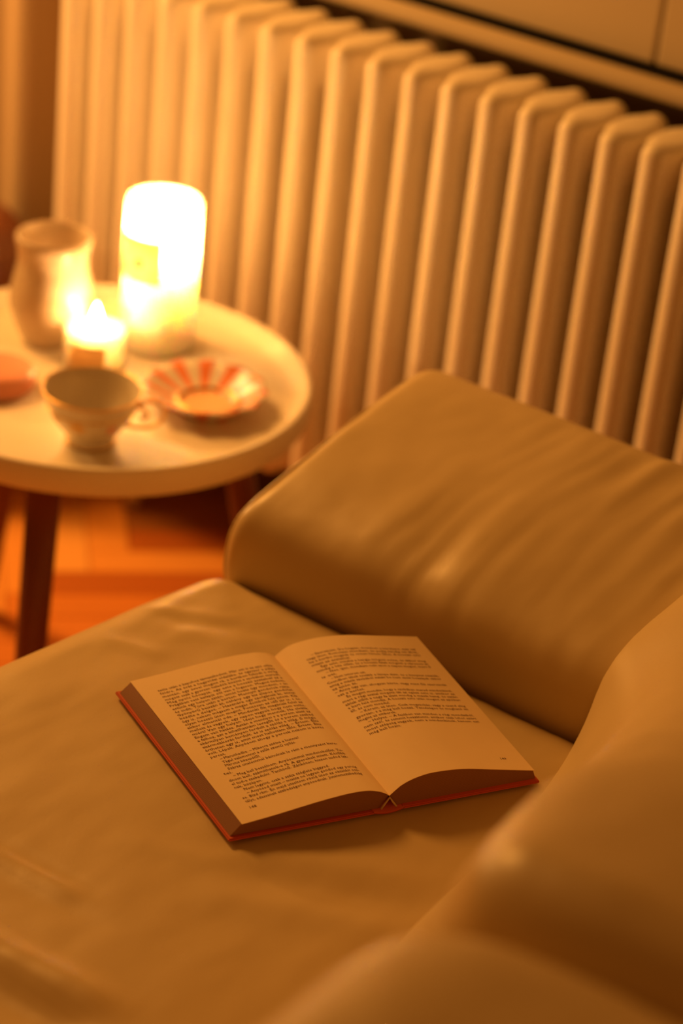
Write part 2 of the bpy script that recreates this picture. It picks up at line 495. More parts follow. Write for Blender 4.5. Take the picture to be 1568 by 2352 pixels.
CX, CY = 0.353, -0.213
tc = empty('pillar_candle', (CX, CY, TRAY))
r, H, well = 0.0415, 0.174, 0.105
prof = [(0.0005, 0.0), (r - 0.003, 0.0), (r, 0.003), (r, 0.08), (r, H - 0.006), (r - 0.002, H - 0.001), (r - 0.005, H), (r - 0.0065, H - 0.003),
        (r - 0.007, H - 0.02), (r - 0.0075, well + 0.012), (r - 0.012, well + 0.002), (0.012, well), (0.0005, well)]
lathe('wax_body', prof, M_wax, tc, n=64)
tube('wick', [(0, 0, well - 0.004), (0.0008, 0.0004, well + 0.008), (0.0022, 0.001, well + 0.014)], 0.0011, M_wick, tc, n=8)
flame(tc, well + 0.009, 0.030, 0.0058)
point('candle_light', (0, 0, well + 0.024), 13.0, 0.012, tc)
ang = math.atan2(-2.0014 - CY, 1.8124 - CX)     # direction towards the open room
wrap_label('label', r, ang - 1.35, ang + 0.02, 0.086, 0.138, M_label, tc)
wrap_label('emblem', r + 0.0006, ang - 0.72, ang - 0.50, 0.104, 0.114, M_ink, tc)
tag(tc, 'tall glowing ivory pillar candle with paper label, lit, on the side table', 'candle')

GX, GY = 0.3445, -0.306
sc_ = empty('jar_candle', (GX, GY, TRAY))
gr, gh = 0.0355, 0.066
prof = [(0.0005, 0.0), (gr - 0.004, 0.0), (gr, 0.004), (gr, gh - 0.001), (gr - 0.0008, gh), (gr - 0.0018, gh - 0.001), (gr - 0.002, 0.008), (gr - 0.005, 0.005), (0.0005, 0.005)]
lathe('glass', prof, M_glass, sc_, n=56)
wr, wz = gr - 0.0026, 0.045
prof = [(0.0005, 0.0055), (wr - 0.003, 0.0055), (wr, 0.009), (wr, wz - 0.001), (wr - 0.001, wz), (wr - 0.004, wz - 0.001), (wr - 0.010, wz - 0.003), (0.0005, wz - 0.004)]
lathe('wax', prof, M_wax2, sc_, n=48)
tube('wick', [(0, 0, wz - 0.006), (0.0003, 0.0004, wz + 0.004), (0.0012, 0.001, wz + 0.008)], 0.001, M_wick, sc_, n=8)
flame(sc_, wz + 0.003, 0.026, 0.0062)
point('candle_light', (0, 0, wz + 0.016), 0.8, 0.006, sc_)
wrap_label('label', gr, ang - 0.85, ang + 0.35, 0.004, 0.037, M_label, sc_)
tag(sc_, 'small lit candle in clear glass jar with label, behind the teacup', 'candle')

# ------------------------------------------------------------------ vase, cup, saucer, pink dish
va = empty('vase', (0.2675, -0.2930, TRAY))
outer = [(0.026, 0.0), (0.031, 0.002), (0.039, 0.018), (0.0462, 0.042), (0.0458, 0.060), (0.0415, 0.080), (0.0388, 0.094), (0.0395, 0.107), (0.0415, 0.117), (0.0418, 0.121)]
o3 = [(p.x, p.y) for p in catmull([(a, b, 0) for a, b in outer], 5)]
rim = [(0.0408, 0.1235), (0.0385, 0.1245), (0.036, 0.1235), (0.0348, 0.120)]
inner = [(max(0.003, a - 0.0065), b) for a, b in reversed(o3) if 0.006 < b < 0.116]
body = lathe('body', [(0.0005, 0.0)] + o3 + rim + inner + [(0.0005, 0.006)], M_vase, va, n=64)
tube('rim', [(0.0385 * math.cos(a), 0.0385 * math.sin(a), 0.1225) for a in [2 * math.pi * i / 64 for i in range(64)]], 0.0030, M_vase, va, closed=True)
tag(va, 'milky glass vase with bulging belly and wide mouth at the table back', 'vase')

cp = empty('teacup', (0.4610, -0.4415, TRAY))
outer = [(0.0235, 0.0), (0.0252, 0.002), (0.0245, 0.006), (0.0262, 0.011), (0.032, 0.018), (0.0395, 0.029), (0.0445, 0.040), (0.0480, 0.050), (0.0515, 0.0585)]
o3 = [(p.x, p.y) for p in catmull([(a, b, 0) for a, b in outer], 5)]
inner = [(max(0.003, a - 0.0024), b) for a, b in reversed(o3) if b > 0.013]
def flute(a, i): return 1 + 0.010 * math.cos(10 * a)
lathe('bowl', [(0.0005, 0.003), (0.021, 0.003), (0.022, 0.0)] + o3 + [(0.0508, 0.0592)] + inner + [(0.0005, 0.0135)], M_porcelain, cp, n=80)
tube('gold_rim', [(0.0506 * math.cos(a), 0.0506 * math.sin(a), 0.0588) for a in [2 * math.pi * i / 72 for i in range(72)]], 0.0010, M_gold, cp, closed=True, n=8)
tube('gold_band', [(0.0452 * math.cos(a), 0.0452 * math.sin(a), 0.0412) for a in [2 * math.pi * i / 72 for i in range(72)]], 0.0008, M_gold, cp, closed=True, n=6)
tube('gold_foot', [(0.0252 * math.cos(a), 0.0252 * math.sin(a), 0.0022) for a in [2 * math.pi * i / 60 for i in range(60)]], 0.0010, M_gold, cp, closed=True, n=6)
hd = Vector((0.80, 0.60, 0)).normalized()
def hp(s, z): return hd * s + Vector((0, 0, z))
hpts = [hp(0.0415, 0.040), hp(0.050, 0.047), hp(0.060, 0.050), hp(0.069, 0.047), hp(0.0735, 0.038), hp(0.0705, 0.028), hp(0.062, 0.022), hp(0.052, 0.0195), hp(0.0405, 0.020), hp(0.0335, 0.0225)]
tube('handle', catmull(hpts, 6), lambda t: 0.0026 - 0.0007 * math.sin(math.pi * t), M_gold, cp, n=12)
tube('handle_scroll', catmull([hp(0.0455, 0.0425), hp(0.053, 0.040), hp(0.0565, 0.0345), hp(0.0535, 0.0300), hp(0.0495, 0.0315)], 6), 0.0019, M_gold, cp, n=10)
# painted flower patches on the outer wall
def cup_r(z): return lerp_table([(b, a) for a, b in o3 if b > 0.0065], z)
def patch(a_c, z_c, ra, rz, name, material):
    verts, faces = [], []
    n = 22
    verts.append(((cup_r(z_c) + 0.0006) * math.cos(a_c), (cup_r(z_c) + 0.0006) * math.sin(a_c), z_c))
    for ring in (0.5, 1.0):
        for k in range(n):
            t = 2 * math.pi * k / n
            s = ring * (1 + 0.22 * math.cos(5 * t))
            a = a_c + ra * s * math.cos(t); z = z_c + rz * s * math.sin(t)
            rr = cup_r(z) + (0.0006 if ring < 1 else 0.0001)
            verts.append((rr * math.cos(a), rr * math.sin(a), z))
    for k in range(n):
        k2 = (k + 1) % n
        faces.append((0, 1 + k, 1 + k2)); faces.append((1 + k, 1 + n + k, 1 + n + k2, 1 + k2))
    return mesh(name, verts, faces, material, cp)
ca = math.atan2(-2.0014 + 0.44, 1.8124 - 0.4625)
patch(ca - 0.35, 0.032, 0.22, 0.007, 'painted_flower', M_motif)
patch(ca + 0.55, 0.030, 0.15, 0.0055, 'painted_flower', M_pink)
patch(ca - 1.0, 0.034, 0.15, 0.005, 'painted_flower', M_motif)
tag(cp, 'white porcelain teacup with gold rim and scrolled gold handle', 'cup')

def saucer_mat():
    M = bpy.data.materials.new('striped_saucer_glaze'); M.use_nodes = True
    nt = M.node_tree; P = nt.nodes['Principled BSDF']; P.inputs['Roughness'].default_value = 0.22
    tc = nt.nodes.new('ShaderNodeTexCoord'); sx = nt.nodes.new('ShaderNodeSeparateXYZ')
    nt.links.new(tc.outputs['Object'], sx.inputs[0])
    at = nt.nodes.new('ShaderNodeMath'); at.operation = 'ARCTAN2'
    nt.links.new(sx.outputs['Y'], at.inputs[0]); nt.links.new(sx.outputs['X'], at.inputs[1])
    mu = nt.nodes.new('ShaderNodeMath'); mu.operation = 'MULTIPLY'; mu.inputs[1].default_value = 12
    si = nt.nodes.new('ShaderNodeMath'); si.operation = 'SINE'
    nt.links.new(at.outputs[0], mu.inputs[0]); nt.links.new(mu.outputs[0], si.inputs[0])
    rp = nt.nodes.new('ShaderNodeValToRGB')
    rp.color_ramp.elements[0].position = 0.42; rp.color_ramp.elements[0].color = (0.56, 0.49, 0.37, 1)
    rp.color_ramp.elements[1].position = 0.62; rp.color_ramp.elements[1].color = (0.62, 0.17, 0.06, 1)
    ad = nt.nodes.new('ShaderNodeMath'); ad.operation = 'MULTIPLY_ADD'; ad.inputs[1].default_value = 0.5; ad.inputs[2].default_value = 0.5
    nt.links.new(si.outputs[0], ad.inputs[0]); nt.links.new(ad.outputs[0], rp.inputs[0])
    nt.links.new(rp.outputs[0], P.inputs['Base Color'])
    return M
M_saucer = saucer_mat()
sa = empty('saucer', (0.4870, -0.2930, TRAY))
prof = [(0.0005, 0.0025), (0.031, 0.0025), (0.032, 0.0), (0.035, 0.0), (0.037, 0.004), (0.050, 0.011), (0.062, 0.018), (0.0662, 0.0208), (0.0665, 0.0216), (0.0655, 0.0222),
        (0.061, 0.0205), (0.050, 0.0145), (0.038, 0.0080), (0.034, 0.0072), (0.0325, 0.0082), (0.031, 0.0075), (0.0295, 0.0052), (0.028, 0.0046), (0.0005, 0.0046)]
def scallop(a, i):
    rr = prof[i][0]
    return 1 + 0.028 * smooth01((rr - 0.045) / 0.02) * math.cos(12 * a)
def soff(i):
    rr = prof[i][0]
    k = 1 - smooth01((rr - 0.034) / 0.030)
    return (0.007 * k, -0.001 * k)
lathe('plate', prof, M_saucer, sa, n=144, rfun=scallop, off=soff)
tube('gold_ring', [(0.0325 * math.cos(a) + 0.007, 0.0325 * math.sin(a) - 0.001, 0.0082) for a in [2 * math.pi * i / 64 for i in range(64)]], 0.0011, M_gold, sa, closed=True, n=8)
wl = lathe('well', [(0.0005, 0.0047), (0.027, 0.0047), (0.0285, 0.0052)], mat('apricot_glaze', (0.78, 0.42, 0.20), 0.25), sa, n=48, cap_end=False)
wl.location = (0.007, -0.001, 0.0)
tag(sa, 'scalloped porcelain saucer with red and white wedges and gold ring', 'saucer')

pk = empty('trinket_dish', (0.312, -0.421, TRAY))
prof = [(0.0005, 0.0), (0.030, 0.0), (0.036, 0.002), (0.0392, 0.007), (0.0392, 0.011), (0.037, 0.0145)]
lathe('base', prof, M_pink, pk, n=56)
prof = [(0.0005, 0.0145), (0.0385, 0.0145), (0.0405, 0.0165), (0.0400, 0.0205), (0.037, 0.0235), (0.030, 0.0245), (0.0005, 0.0235)]
lathe('lid', prof, M_pink, pk, n=56)
tag(pk, 'flat round pink trinket dish at the left edge of the table', 'dish')

# ------------------------------------------------------------------ sofa
sofa = empty('sofa', (1.2, -1.1, 0))
def add_sofa(o):
    o.parent = sofa; o.matrix_parent_inverse = Matrix.Translation((-1.2, 1.1, 0)); return o

SX0, SX1, SY0, SY1, SZ = 0.752, 1.30, -2.05, -0.600, 0.45
def seat_z(x, y):
    z = SZ
    # long soft drag folds running towards the near left, and pulled creases by the armrest
    d = (y + 0.60)
    w = 0.0
    for (ax, ay, bx, by, wd, h) in SEAT_FOLDS:
        vx, vy = bx - ax, by - ay
        L2 = vx * vx + vy * vy
        t = ((x - ax) * vx + (y - ay) * vy) / L2
        px_, py_ = x - (ax + vx * t), y - (ay + vy * t)
        dist = math.hypot(px_, py_) * (1 if px_ * vy - py_ * vx > 0 else -1)
        fall = smooth01((t + 0.25) / 0.4) * smooth01((1.25 - t) / 0.4)
        w += h * fall * math.exp(-(dist / wd) ** 2)
    z += w
    z += 0.0016 * fbm(x * 9, y * 6, 1.3) + 0.0006 * fbm(x * 40, y * 18, 4.1)
    return z
SEAT_FOLDS = [(0.811, -0.703, 0.907, -0.646, 0.013, -0.0020), (0.80, -0.722, 0.90, -0.668, 0.016, 0.0015), (0.799, -0.768, 0.843, -0.753, 0.009, 0.0014), (0.784, -0.706, 0.84, -0.669, 0.010, 0.0016),
              (0.904, -1.031, 1.010, -1.022, 0.006, -0.0018), (0.904, -1.043, 1.010, -1.034, 0.010, 0.0020), (0.936, -1.055, 1.039, -1.046, 0.010, -0.0016),
              (0.987, -1.117, 1.096, -1.107, 0.016, 0.0060), (1.003, -1.150, 1.10, -1.140, 0.016, -0.0060), (1.03, -1.20, 1.16, -1.19, 0.02, 0.005),
              (1.064, -0.906, 1.156, -0.850, 0.014, 0.0020), (1.074, -0.932, 1.175, -0.878, 0.014, -0.0022), (1.08, -0.965, 1.18, -0.91, 0.018, 0.0020), (0.999, -0.958, 1.053, -0.934, 0.010, 0.0010)]
verts, faces = [], []
# parametrised across: down the front face, over the rounded edge, along the top
cols = []
RS = 0.045
def front_edge(y): return max(0.60, 0.711 + 0.11 * (y + 0.84))
for z in (0.20, 0.26, 0.32, 0.37): cols.append((SX0, z - SZ, 0))
for i in range(12):
    a = math.pi / 2 * i / 12
    cols.append((SX0 + RS * (1 - math.cos(a)), -RS * (1 - math.sin(a)), math.sin(a)))
n_top = 110
for i in range(n_top + 1):
    cols.append((SX0 + RS + (SX1 - SX0 - RS) * i / n_top, 0, 1))
ys = []
for i in range(12):
    a = math.pi / 2 * i / 12
    ys.append((SY1 - RS * (1 - math.cos(a)) * 0.6, -RS * (1 - math.sin(a)) * 0.6))
for i in range(190):
    y = SY1 - 0.6 * RS - (SY1 - 0.6 * RS - SY0) * (i / 189) ** 1.25
    ys.append((y, 0))
for y, dz in ys:
    for x, dzx, k in cols:
        bow = 0.005 * smooth01((y + 0.72) / 0.13)         # the far front corner is rounded in plan
        xx = x + (bow + front_edge(y) - SX0) * (1 - min(1.0, (x - SX0) / (SX1 - SX0)))
        zz = SZ + dzx + dz
        if k > 0: zz += (seat_z(x, y) - SZ) * k
        verts.append((xx, y, zz))
nc = len(cols)
for j in range(len(ys) - 1):
    for i in range(nc - 1):
        a = j * nc + i
        faces.append((a, a + 1, a + nc + 1, a + nc))
seat = mesh('seat_cushion', verts, faces, M_leather)
add_sofa(seat)
def seat_top(x, y): return seat_z(x, y)
add_sofa(box('seat_base', SX0 - 0.01, 1.75, -2.05, -0.60, 0.06, 0.33, M_leather, bevel=0.02))
for (x, y) in [(0.83, -0.68), (0.83, -1.95), (1.66, -0.68), (1.66, -1.95)]:
    add_sofa(tube('leg', [(x, y, 0.0), (x, y, 0.07)], 0.022, M_legwood, n=16))

# armrest: one padded section swept along X with rounded ends
arm_prof = [(-0.580, 0.36), (-0.598, 0.42), (-0.609, 0.46), (-0.610, 0.497), (-0.598, 0.521), (-0.565, 0.539), (-0.510, 0.555), (-0.440, 0.568), (-0.385, 0.576), (-0.352, 0.577),
            (-0.334, 0.568), (-0.328, 0.548), (-0.332, 0.50), (-0.345, 0.40), (-0.36, 0.25), (-0.37, 0.10)]
AP = catmull([(a, b, 0) for a, b in arm_prof], 9)
NA = len(AP)
ctr = Vector((-0.46, 0.44, 0))
AX0, AX1 = 0.786, 1.62
us = []
RA = 0.020
for i in range(10):
    a = math.pi / 2 * i / 9
    us.append((AX0 + RA * (1 - math.sin(a)), RA * (1 - math.cos(a))))
us = [(AX0 + RA * (1 - math.cos(math.pi / 2 * i / 9)), RA * (1 - math.sin(math.pi / 2 * i / 9))) for i in range(10)]
us += [(AX0 + RA + (AX1 - AX0 - RA) * (i / 150), 0) for i in range(1, 151)]
# normals of the profile
nrm = []
for i in range(NA):
    d = AP[min(i + 1, NA - 1)] - AP[max(i - 1, 0)]; d.normalize()
    nrm.append(Vector((-d.y, d.x, 0)))
verts, faces = [], []
for x, ins in us:
    for i in range(NA):
        p = AP[i]; n = nrm[i]
        s = i / (NA - 1)
        top = smooth01((s - 0.10) / 0.2) * smooth01((0.68 - s) / 0.12)
        # long drag wrinkles climbing the pad, fanning to the right
        q = x - 0.12 * (p.x + 0.6) + 0.012 * fbm(x * 6, p.x * 6, 2.2)
        amt = smooth01((x - 0.86) / 0.12) * (0.35 + 0.75 * smooth01(0.5 + 0.9 * fbm(x * 4, p.x * 5, 6.6)))
        h = (0.0040 * fbm(q * 17, (p.x) * 2.6, 0.4, 2) * amt + 0.0012 * fbm(q * 70, p.x * 5, 8.4, 2) * amt + 0.0006 * fbm(x * 30, p.x * 30, 3.3)) * top
        h += 0.004 * top * fbm(x * 5, p.x * 5, 9.1)
        # slight pillow crown along the length
        off = -ins + h
        flare = -0.030 * (1 - smooth01((s - 0.06) / 0.36)) * (1 - smooth01((x - AX0) / 0.20))
        verts.append((x + flare, p.x + n.x * off, p.y + n.y * off))
for j in range(len(us) - 1):
    for i in range(NA - 1):
        a = j * NA + i
        faces.append((a, a + 1, a + NA + 1, a + NA))
faces.append(tuple(range(NA)))
add_sofa(mesh('armrest', verts, faces, M_leather))
pip = [(AX0 + 0.0068 - 0.030 * (1 - smooth01((i / (NA - 1) - 0.06) / 0.36)), AP[i].x - nrm[i].x * 0.0056, AP[i].y - nrm[i].y * 0.0056) for i in range(0, NA - 9, 2)]
add_sofa(tube('piping', pip, 0.0020, M_piping, n=8))

# back cushions: lofted rows (y, [(x,z)...])
def loft(name, rows, ny=9, nx=10, amp=0.004, seed=0.0):
    prof = [[Vector((x, y, z)) for x, z in pr] for y, pr in rows]
    dense = [catmull(p, nx) for p in prof]
    ncol = len(dense[0])
    colsv = [catmull([dense[r][c] for r in range(len(dense))], ny) for c in range(ncol)]
    nrow = len(colsv[0])
    verts = []
    for r in range(nrow):
        for c in range(ncol):
            p = colsv[c][r]
            h = amp * fbm(p.x * 6, p.y * 6, p.z * 6 + seed) + 0.0012 * fbm(p.x * 22, p.y * 9, p.z * 22 + seed)
            verts.append(p + Vector((-0.5 * h, 0, 0.85 * h)))
    faces = []
    for r in range(nrow - 1):
        for c in range(ncol - 1):
            a = r * ncol + c
            faces.append((a, a + 1, a + ncol + 1, a + ncol))
    faces.append(tuple(range(ncol))); faces.append(tuple(range((nrow - 1) * ncol, nrow * ncol)))
    return add_sofa(mesh(name, verts, faces, M_leather))
rows1 = [(-0.3, [(1.195, 0.38), (1.198, 0.46), (1.205, 0.53), (1.222, 0.58), (1.28, 0.612), (1.37, 0.63), (1.52, 0.637), (1.66, 0.625), (1.712, 0.57), (1.75, 0.38)]),
         (-0.4, [(1.17, 0.38), (1.172, 0.46), (1.18, 0.535), (1.2, 0.585), (1.26, 0.618), (1.36, 0.632), (1.52, 0.637), (1.66, 0.625), (1.712, 0.57), (1.75, 0.38)]),
         (-0.52, [(1.15, 0.38), (1.152, 0.46), (1.16, 0.53), (1.18, 0.58), (1.24, 0.615), (1.355, 0.634), (1.52, 0.637), (1.66, 0.625), (1.712, 0.57), (1.75, 0.38)]),
         (-0.6, [(1.143, 0.38), (1.144, 0.45), (1.15, 0.515), (1.176, 0.565), (1.235, 0.602), (1.35, 0.625), (1.52, 0.637), (1.66, 0.625), (1.712, 0.57), (1.75, 0.38)]),
         (-0.6801, [(1.147, 0.38), (1.156, 0.453), (1.1915, 0.5323), (1.221, 0.5766), (1.2683, 0.6101), (1.3619, 0.6308), (1.5244, 0.6495), (1.6623, 0.6377), (1.7135, 0.5835), (1.75, 0.38)]),
         (-0.7936, [(1.155, 0.38), (1.174, 0.455), (1.2392, 0.5723), (1.2667, 0.6159), (1.3066, 0.6444), (1.3845, 0.6644), (1.5346, 0.6787), (1.6676, 0.6644), (1.7199, 0.615), (1.75, 0.38)]),
         (-0.953, [(1.163, 0.38), (1.186, 0.458), (1.2831, 0.6305), (1.3073, 0.6788), (1.3386, 0.7092), (1.403, 0.7271), (1.5418, 0.7379), (1.676, 0.7254), (1.7252, 0.6734), (1.75, 0.38)]),
         (-1.0876, [(1.17, 0.38), (1.198, 0.46), (1.322, 0.6842), (1.3431, 0.7349), (1.3659, 0.7687), (1.4174, 0.7856), (1.5484, 0.7923), (1.6836, 0.7771), (1.7301, 0.7222), (1.75, 0.38)]),
         (-1.173, [(1.172, 0.38), (1.2, 0.46), (1.341, 0.7096), (1.3614, 0.7585), (1.3834, 0.7911), (1.4331, 0.8074), (1.5594, 0.8139), (1.6898, 0.7993), (1.7346, 0.7463), (1.75, 0.38)]),
         (-1.2073, [(1.18, 0.38), (1.208, 0.46), (1.3532, 0.7109), (1.3734, 0.7592), (1.3951, 0.7914), (1.4442, 0.8075), (1.569, 0.8139), (1.6978, 0.7994), (1.742, 0.7471), (1.75, 0.38)]),
         (-1.2291, [(1.2, 0.38), (1.228, 0.46), (1.3721, 0.694), (1.3921, 0.742), (1.4137, 0.774), (1.4625, 0.79), (1.5865, 0.7964), (1.7145, 0.782), (1.7585, 0.73), (1.75, 0.38)]),
         (-1.2387, [(1.235, 0.38), (1.263, 0.46), (1.297, 0.44500000000000006), (1.4201, 0.698), (1.4417, 0.73), (1.4905, 0.746), (1.6145, 0.7524), (1.7425, 0.738), (1.7865, 0.686), (1.75, 0.38)])]
loft('backrest_cushion', rows1, seed=1.7)
rows2 = [(-1.2291, [(1.233, 0.38), (1.261, 0.46), (1.295, 0.43400000000000005), (1.4185, 0.6892), (1.4401, 0.7212), (1.4889, 0.7372), (1.6129, 0.7436), (1.7409, 0.7292), (1.7849, 0.6772), (1.75, 0.38)]),
         (-1.2379, [(1.202, 0.38), (1.23, 0.46), (1.3737, 0.6812), (1.3937, 0.7292), (1.4153, 0.7612), (1.4641, 0.7772), (1.5881, 0.7836), (1.7161, 0.7692), (1.7601, 0.7172), (1.75, 0.38)]),
         (-1.2579, [(1.181, 0.38), (1.209, 0.46), (1.3569, 0.7052), (1.3769, 0.7532), (1.3985, 0.7852), (1.4473, 0.8012), (1.5713, 0.8076), (1.6993, 0.7932), (1.7433, 0.7412), (1.75, 0.38)]),
         (-1.2963, [(1.171, 0.38), (1.199, 0.46), (1.3489, 0.7172), (1.3689, 0.7652), (1.3905, 0.7972), (1.4393, 0.8132), (1.5633, 0.8196), (1.6913, 0.8052), (1.7353, 0.7532), (1.75, 0.38)]),
         (-1.4003, [(1.168, 0.38), (1.196, 0.46), (1.3465, 0.7212), (1.3665, 0.7692), (1.3881, 0.8012), (1.4369, 0.8172), (1.5609, 0.8236), (1.6889, 0.8092), (1.7329, 0.7572), (1.75, 0.38)]),
         (-1.6003, [(1.168, 0.38), (1.196, 0.46), (1.3465, 0.7212), (1.3665, 0.7692), (1.3881, 0.8012), (1.4369, 0.8172), (1.5609, 0.8236), (1.6889, 0.8092), (1.7329, 0.7572), (1.75, 0.38)]),
         (-1.8403, [(1.168, 0.38), (1.196, 0.46), (1.3465, 0.7212), (1.3665, 0.7692), (1.3881, 0.8012), (1.4369, 0.8172), (1.5609, 0.8236), (1.6889, 0.8092), (1.7329, 0.7572), (1.75, 0.38)]),
         (-2.0003, [(1.198, 0.38), (1.226, 0.46), (1.3705, 0.6892), (1.3905, 0.7372), (1.4121, 0.7692), (1.4609, 0.7852), (1.5849, 0.7916), (1.7129, 0.7772), (1.7569, 0.7252), (1.75, 0.38)])]
loft('backrest_cushion', rows2, seed=5.1)
tag(sofa, 'beige leather sofa with padded armrest and plump back cushions', 'sofa')

# ------------------------------------------------------------------ open book
FL = Vector((1.0234, -0.9154, 0)); BA = Vector((0.4936, 0.8697, 0)); BL = Vector((-0.9067, 0.4218, 0)); BR = Vector((-0.8800, 0.4750, 0))
BW, BH, BG = 0.261, 0.209, 0.1305
ZB = 0.4535
bk = empty('open_book', (FL.x, FL.y, ZB))
def B(x, t, z):
    k = x / BW
    p = BA * x + (BL * (1 - k) + BR * k) * t
    # the head of the right half rides up on the foot of the armrest
    up = 0.030 * smooth01((k - 0.50) / 0.50) * max(0.0, t / BH) ** 1.6
    return Vector((p.x + 0.84 * up, p.y - 1.39 * up, z + up))
TABL = [(0, 0.0135), (0.004, 0.0165), (0.010, 0.0195), (0.02, 0.0222), (0.035, 0.0226), (0.055, 0.0208), (0.07, 0.0188), (0.095, 0.0152), (0.1195, 0.0124)]
TABR = [(0, 0.0135), (0.004, 0.0172), (0.010, 0.0218), (0.02, 0.0258), (0.035, 0.0280), (0.06, 0.0262), (0.09, 0.0196), (0.1245, 0.0118)]
CL = [(p.x, p.y) for p in catmull([(a, b, 0) for a, b in TABL], 6)]
CR = [(p.x, p.y) for p in catmull([(a, b, 0) for a, b in TABR], 6)]
def page_h(side, s, t):
    h = lerp_table(CL if side < 0 else CR, s)
    # the pages relax a little towards the head of the book
    return 0.0028 + (h - 0.0028) * (1 - 0.10 * t / BH * smooth01(s / 0.03))
# cover boards and spine
def board(x0, x1, zc):
    n = 2
    v = []
    for z in (0.0, 0.0026):
        for (x, t) in ((x0, 0), (x1, 0), (x1, BH), (x0, BH)):
            v.append(B(x, t, z))
    return v
v = board(0.0, 0.1195, 0) + board(0.1415, BW, 0)
qf = [(0, 3, 2, 1), (4, 5, 6, 7), (0, 1, 5, 4), (1, 2, 6, 5), (2, 3, 7, 6), (3, 0, 4, 7)]
f = qf + [tuple(i + 8 for i in q) for q in qf]
me_o = mesh('cover_boards', v, f, M_cover, bk, smooth=False)
bm = bmesh.new(); bm.from_mesh(me_o.data); bmesh.ops.bevel(bm, geom=bm.edges[:], offset=0.0008, segments=2, affect='EDGES'); bm.to_mesh(me_o.data); bm.free()
verts, faces = [], []
n = 14
for t in (0.0, BH):
    for i in range(n + 1):
        x = 0.1175 + 0.026 * i / n
        zc = -0.0022 * math.sin(math.pi * i / n) + 0.0022
        verts.append(B(x, t, zc - 0.0012)); verts.append(B(x, t, zc + 0.0006))
m_ = (n + 1) * 2
for i in range(n):
    a = 2 * i
    faces += [(a, a + 2, m_ + a + 2, m_ + a), (a + 1, m_ + a + 1, m_ + a + 3, a + 3), (a, a + 1, a + 3, a + 2), (m_ + a, m_ + a + 2, m_ + a + 3, m_ + a + 1)]
mesh('spine', verts, faces, M_cover, bk)
def block(side):
    verts, faces, mats = [], [], []
    C = CL if side < 0 else CR
    S = [c[0] for c in C]
    nt_ = 28
    T0, T1 = 0.0035, BH - 0.0035
    for j in range(nt_ + 1):
        t = T0 + (T1 - T0) * j / nt_
        for s in S:
            verts.append(B(BG + side * s, t, page_h(side, s, t)))
        for i, s in enumerate(S):
            k = smooth01(s / 0.012)
            sl = s if s > 0.012 else 0.0018 + s * 0.85
            s_low = 0.0065 + (0.1280 - 0.0065) * (i / (len(S) - 1)) if True else s
            verts.append(B(BG + side * s_low, t, 0.0029))
    ns = len(S); rw = 2 * ns
    for j in range(nt_):
        for i in range(ns - 1):
            a = j * rw + i
            faces.append((a, a + 1, a + rw + 1, a + rw)); mats.append(0)
            faces.append((a + ns, a + rw + ns, a + rw + ns + 1, a + ns + 1)); mats.append(1)
        a = j * rw + ns - 1
        faces.append((a, a + ns, a + rw + ns, a + rw)); mats.append(1)
        a = j * rw
        faces.append((a, a + rw, a + rw + ns, a + ns)); mats.append(1)
    for j in (0, nt_):
        for i in range(ns - 1):
            a = j * rw + i
            faces.append((a, a + ns, a + ns + 1, a + 1)); mats.append(1)
    me = bpy.data.meshes.new('page_block'); me.from_pydata([tuple(q) for q in verts], [], faces)
    me.materials.append(M_paper); me.materials.append(M_edges)
    for p, k in zip(me.polygons, mats): p.material_index = k
    bm = bmesh.new(); bm.from_mesh(me); bmesh.ops.recalc_face_normals(bm, faces=bm.faces); bm.to_mesh(me); bm.free()
    for p in me.polygons: p.use_smooth = (p.material_index == 0)
    es = me.edges
    o = link('page_block', me, None, bk)
    try:
        me.set_sharp_from_angle(angle=math.radians(40))
    except Exception: pass
    return o
pbl = block(-1); pbr = block(1)
def leaf(side, parent):
    verts, faces = [], []
    S = [c[0] for c in (CL if side < 0 else CR)]
    T0, T1 = 0.0022, BH - 0.0030
    nt_ = 28
    for j in range(nt_ + 1):
        t = T0 + (T1 - T0) * j / nt_
        for s in S:
            h = page_h(side, s, t)
            verts.append(B(BG + side * s * 1.004, t, h + 0.0001)); verts.append(B(BG + side * s * 1.004, t, h + 0.0005))
    ns = len(S)
    for j in range(nt_):
        for i in range(ns - 1):
            a = (j * ns + i) * 2; b = a + 2 * ns
            faces += [(a + 1, a + 3, b + 3, b + 1), (a, b, b + 2, a + 2)]
            if j == 0: faces.append((a, a + 2, a + 3, a + 1))
            if j == nt_ - 1: faces.append((b, b + 1, b + 3, b + 2))
        a = (j * ns + ns - 1) * 2; b = a + 2 * ns
        faces.append((a, a + 1, b + 1, b))
    o = mesh('page', verts, faces, M_paper, parent)
    o.data.set_sharp_from_angle(angle=math.radians(40))
    return o
pgl = leaf(-1, pbl); pgr = leaf(1, pbr)
# folded lining showing as a small inverted V at the tail of the spine
tube('spine_lining', [B(BG - 0.0062, 0.0015, 0.0032), B(BG - 0.0035, 0.0015, 0.0075), B(BG, 0.0015, 0.0128), B(BG + 0.0035, 0.0015, 0.0075), B(BG + 0.0066, 0.0015, 0.0032)], 0.0009, M_lining, bk, n=6)

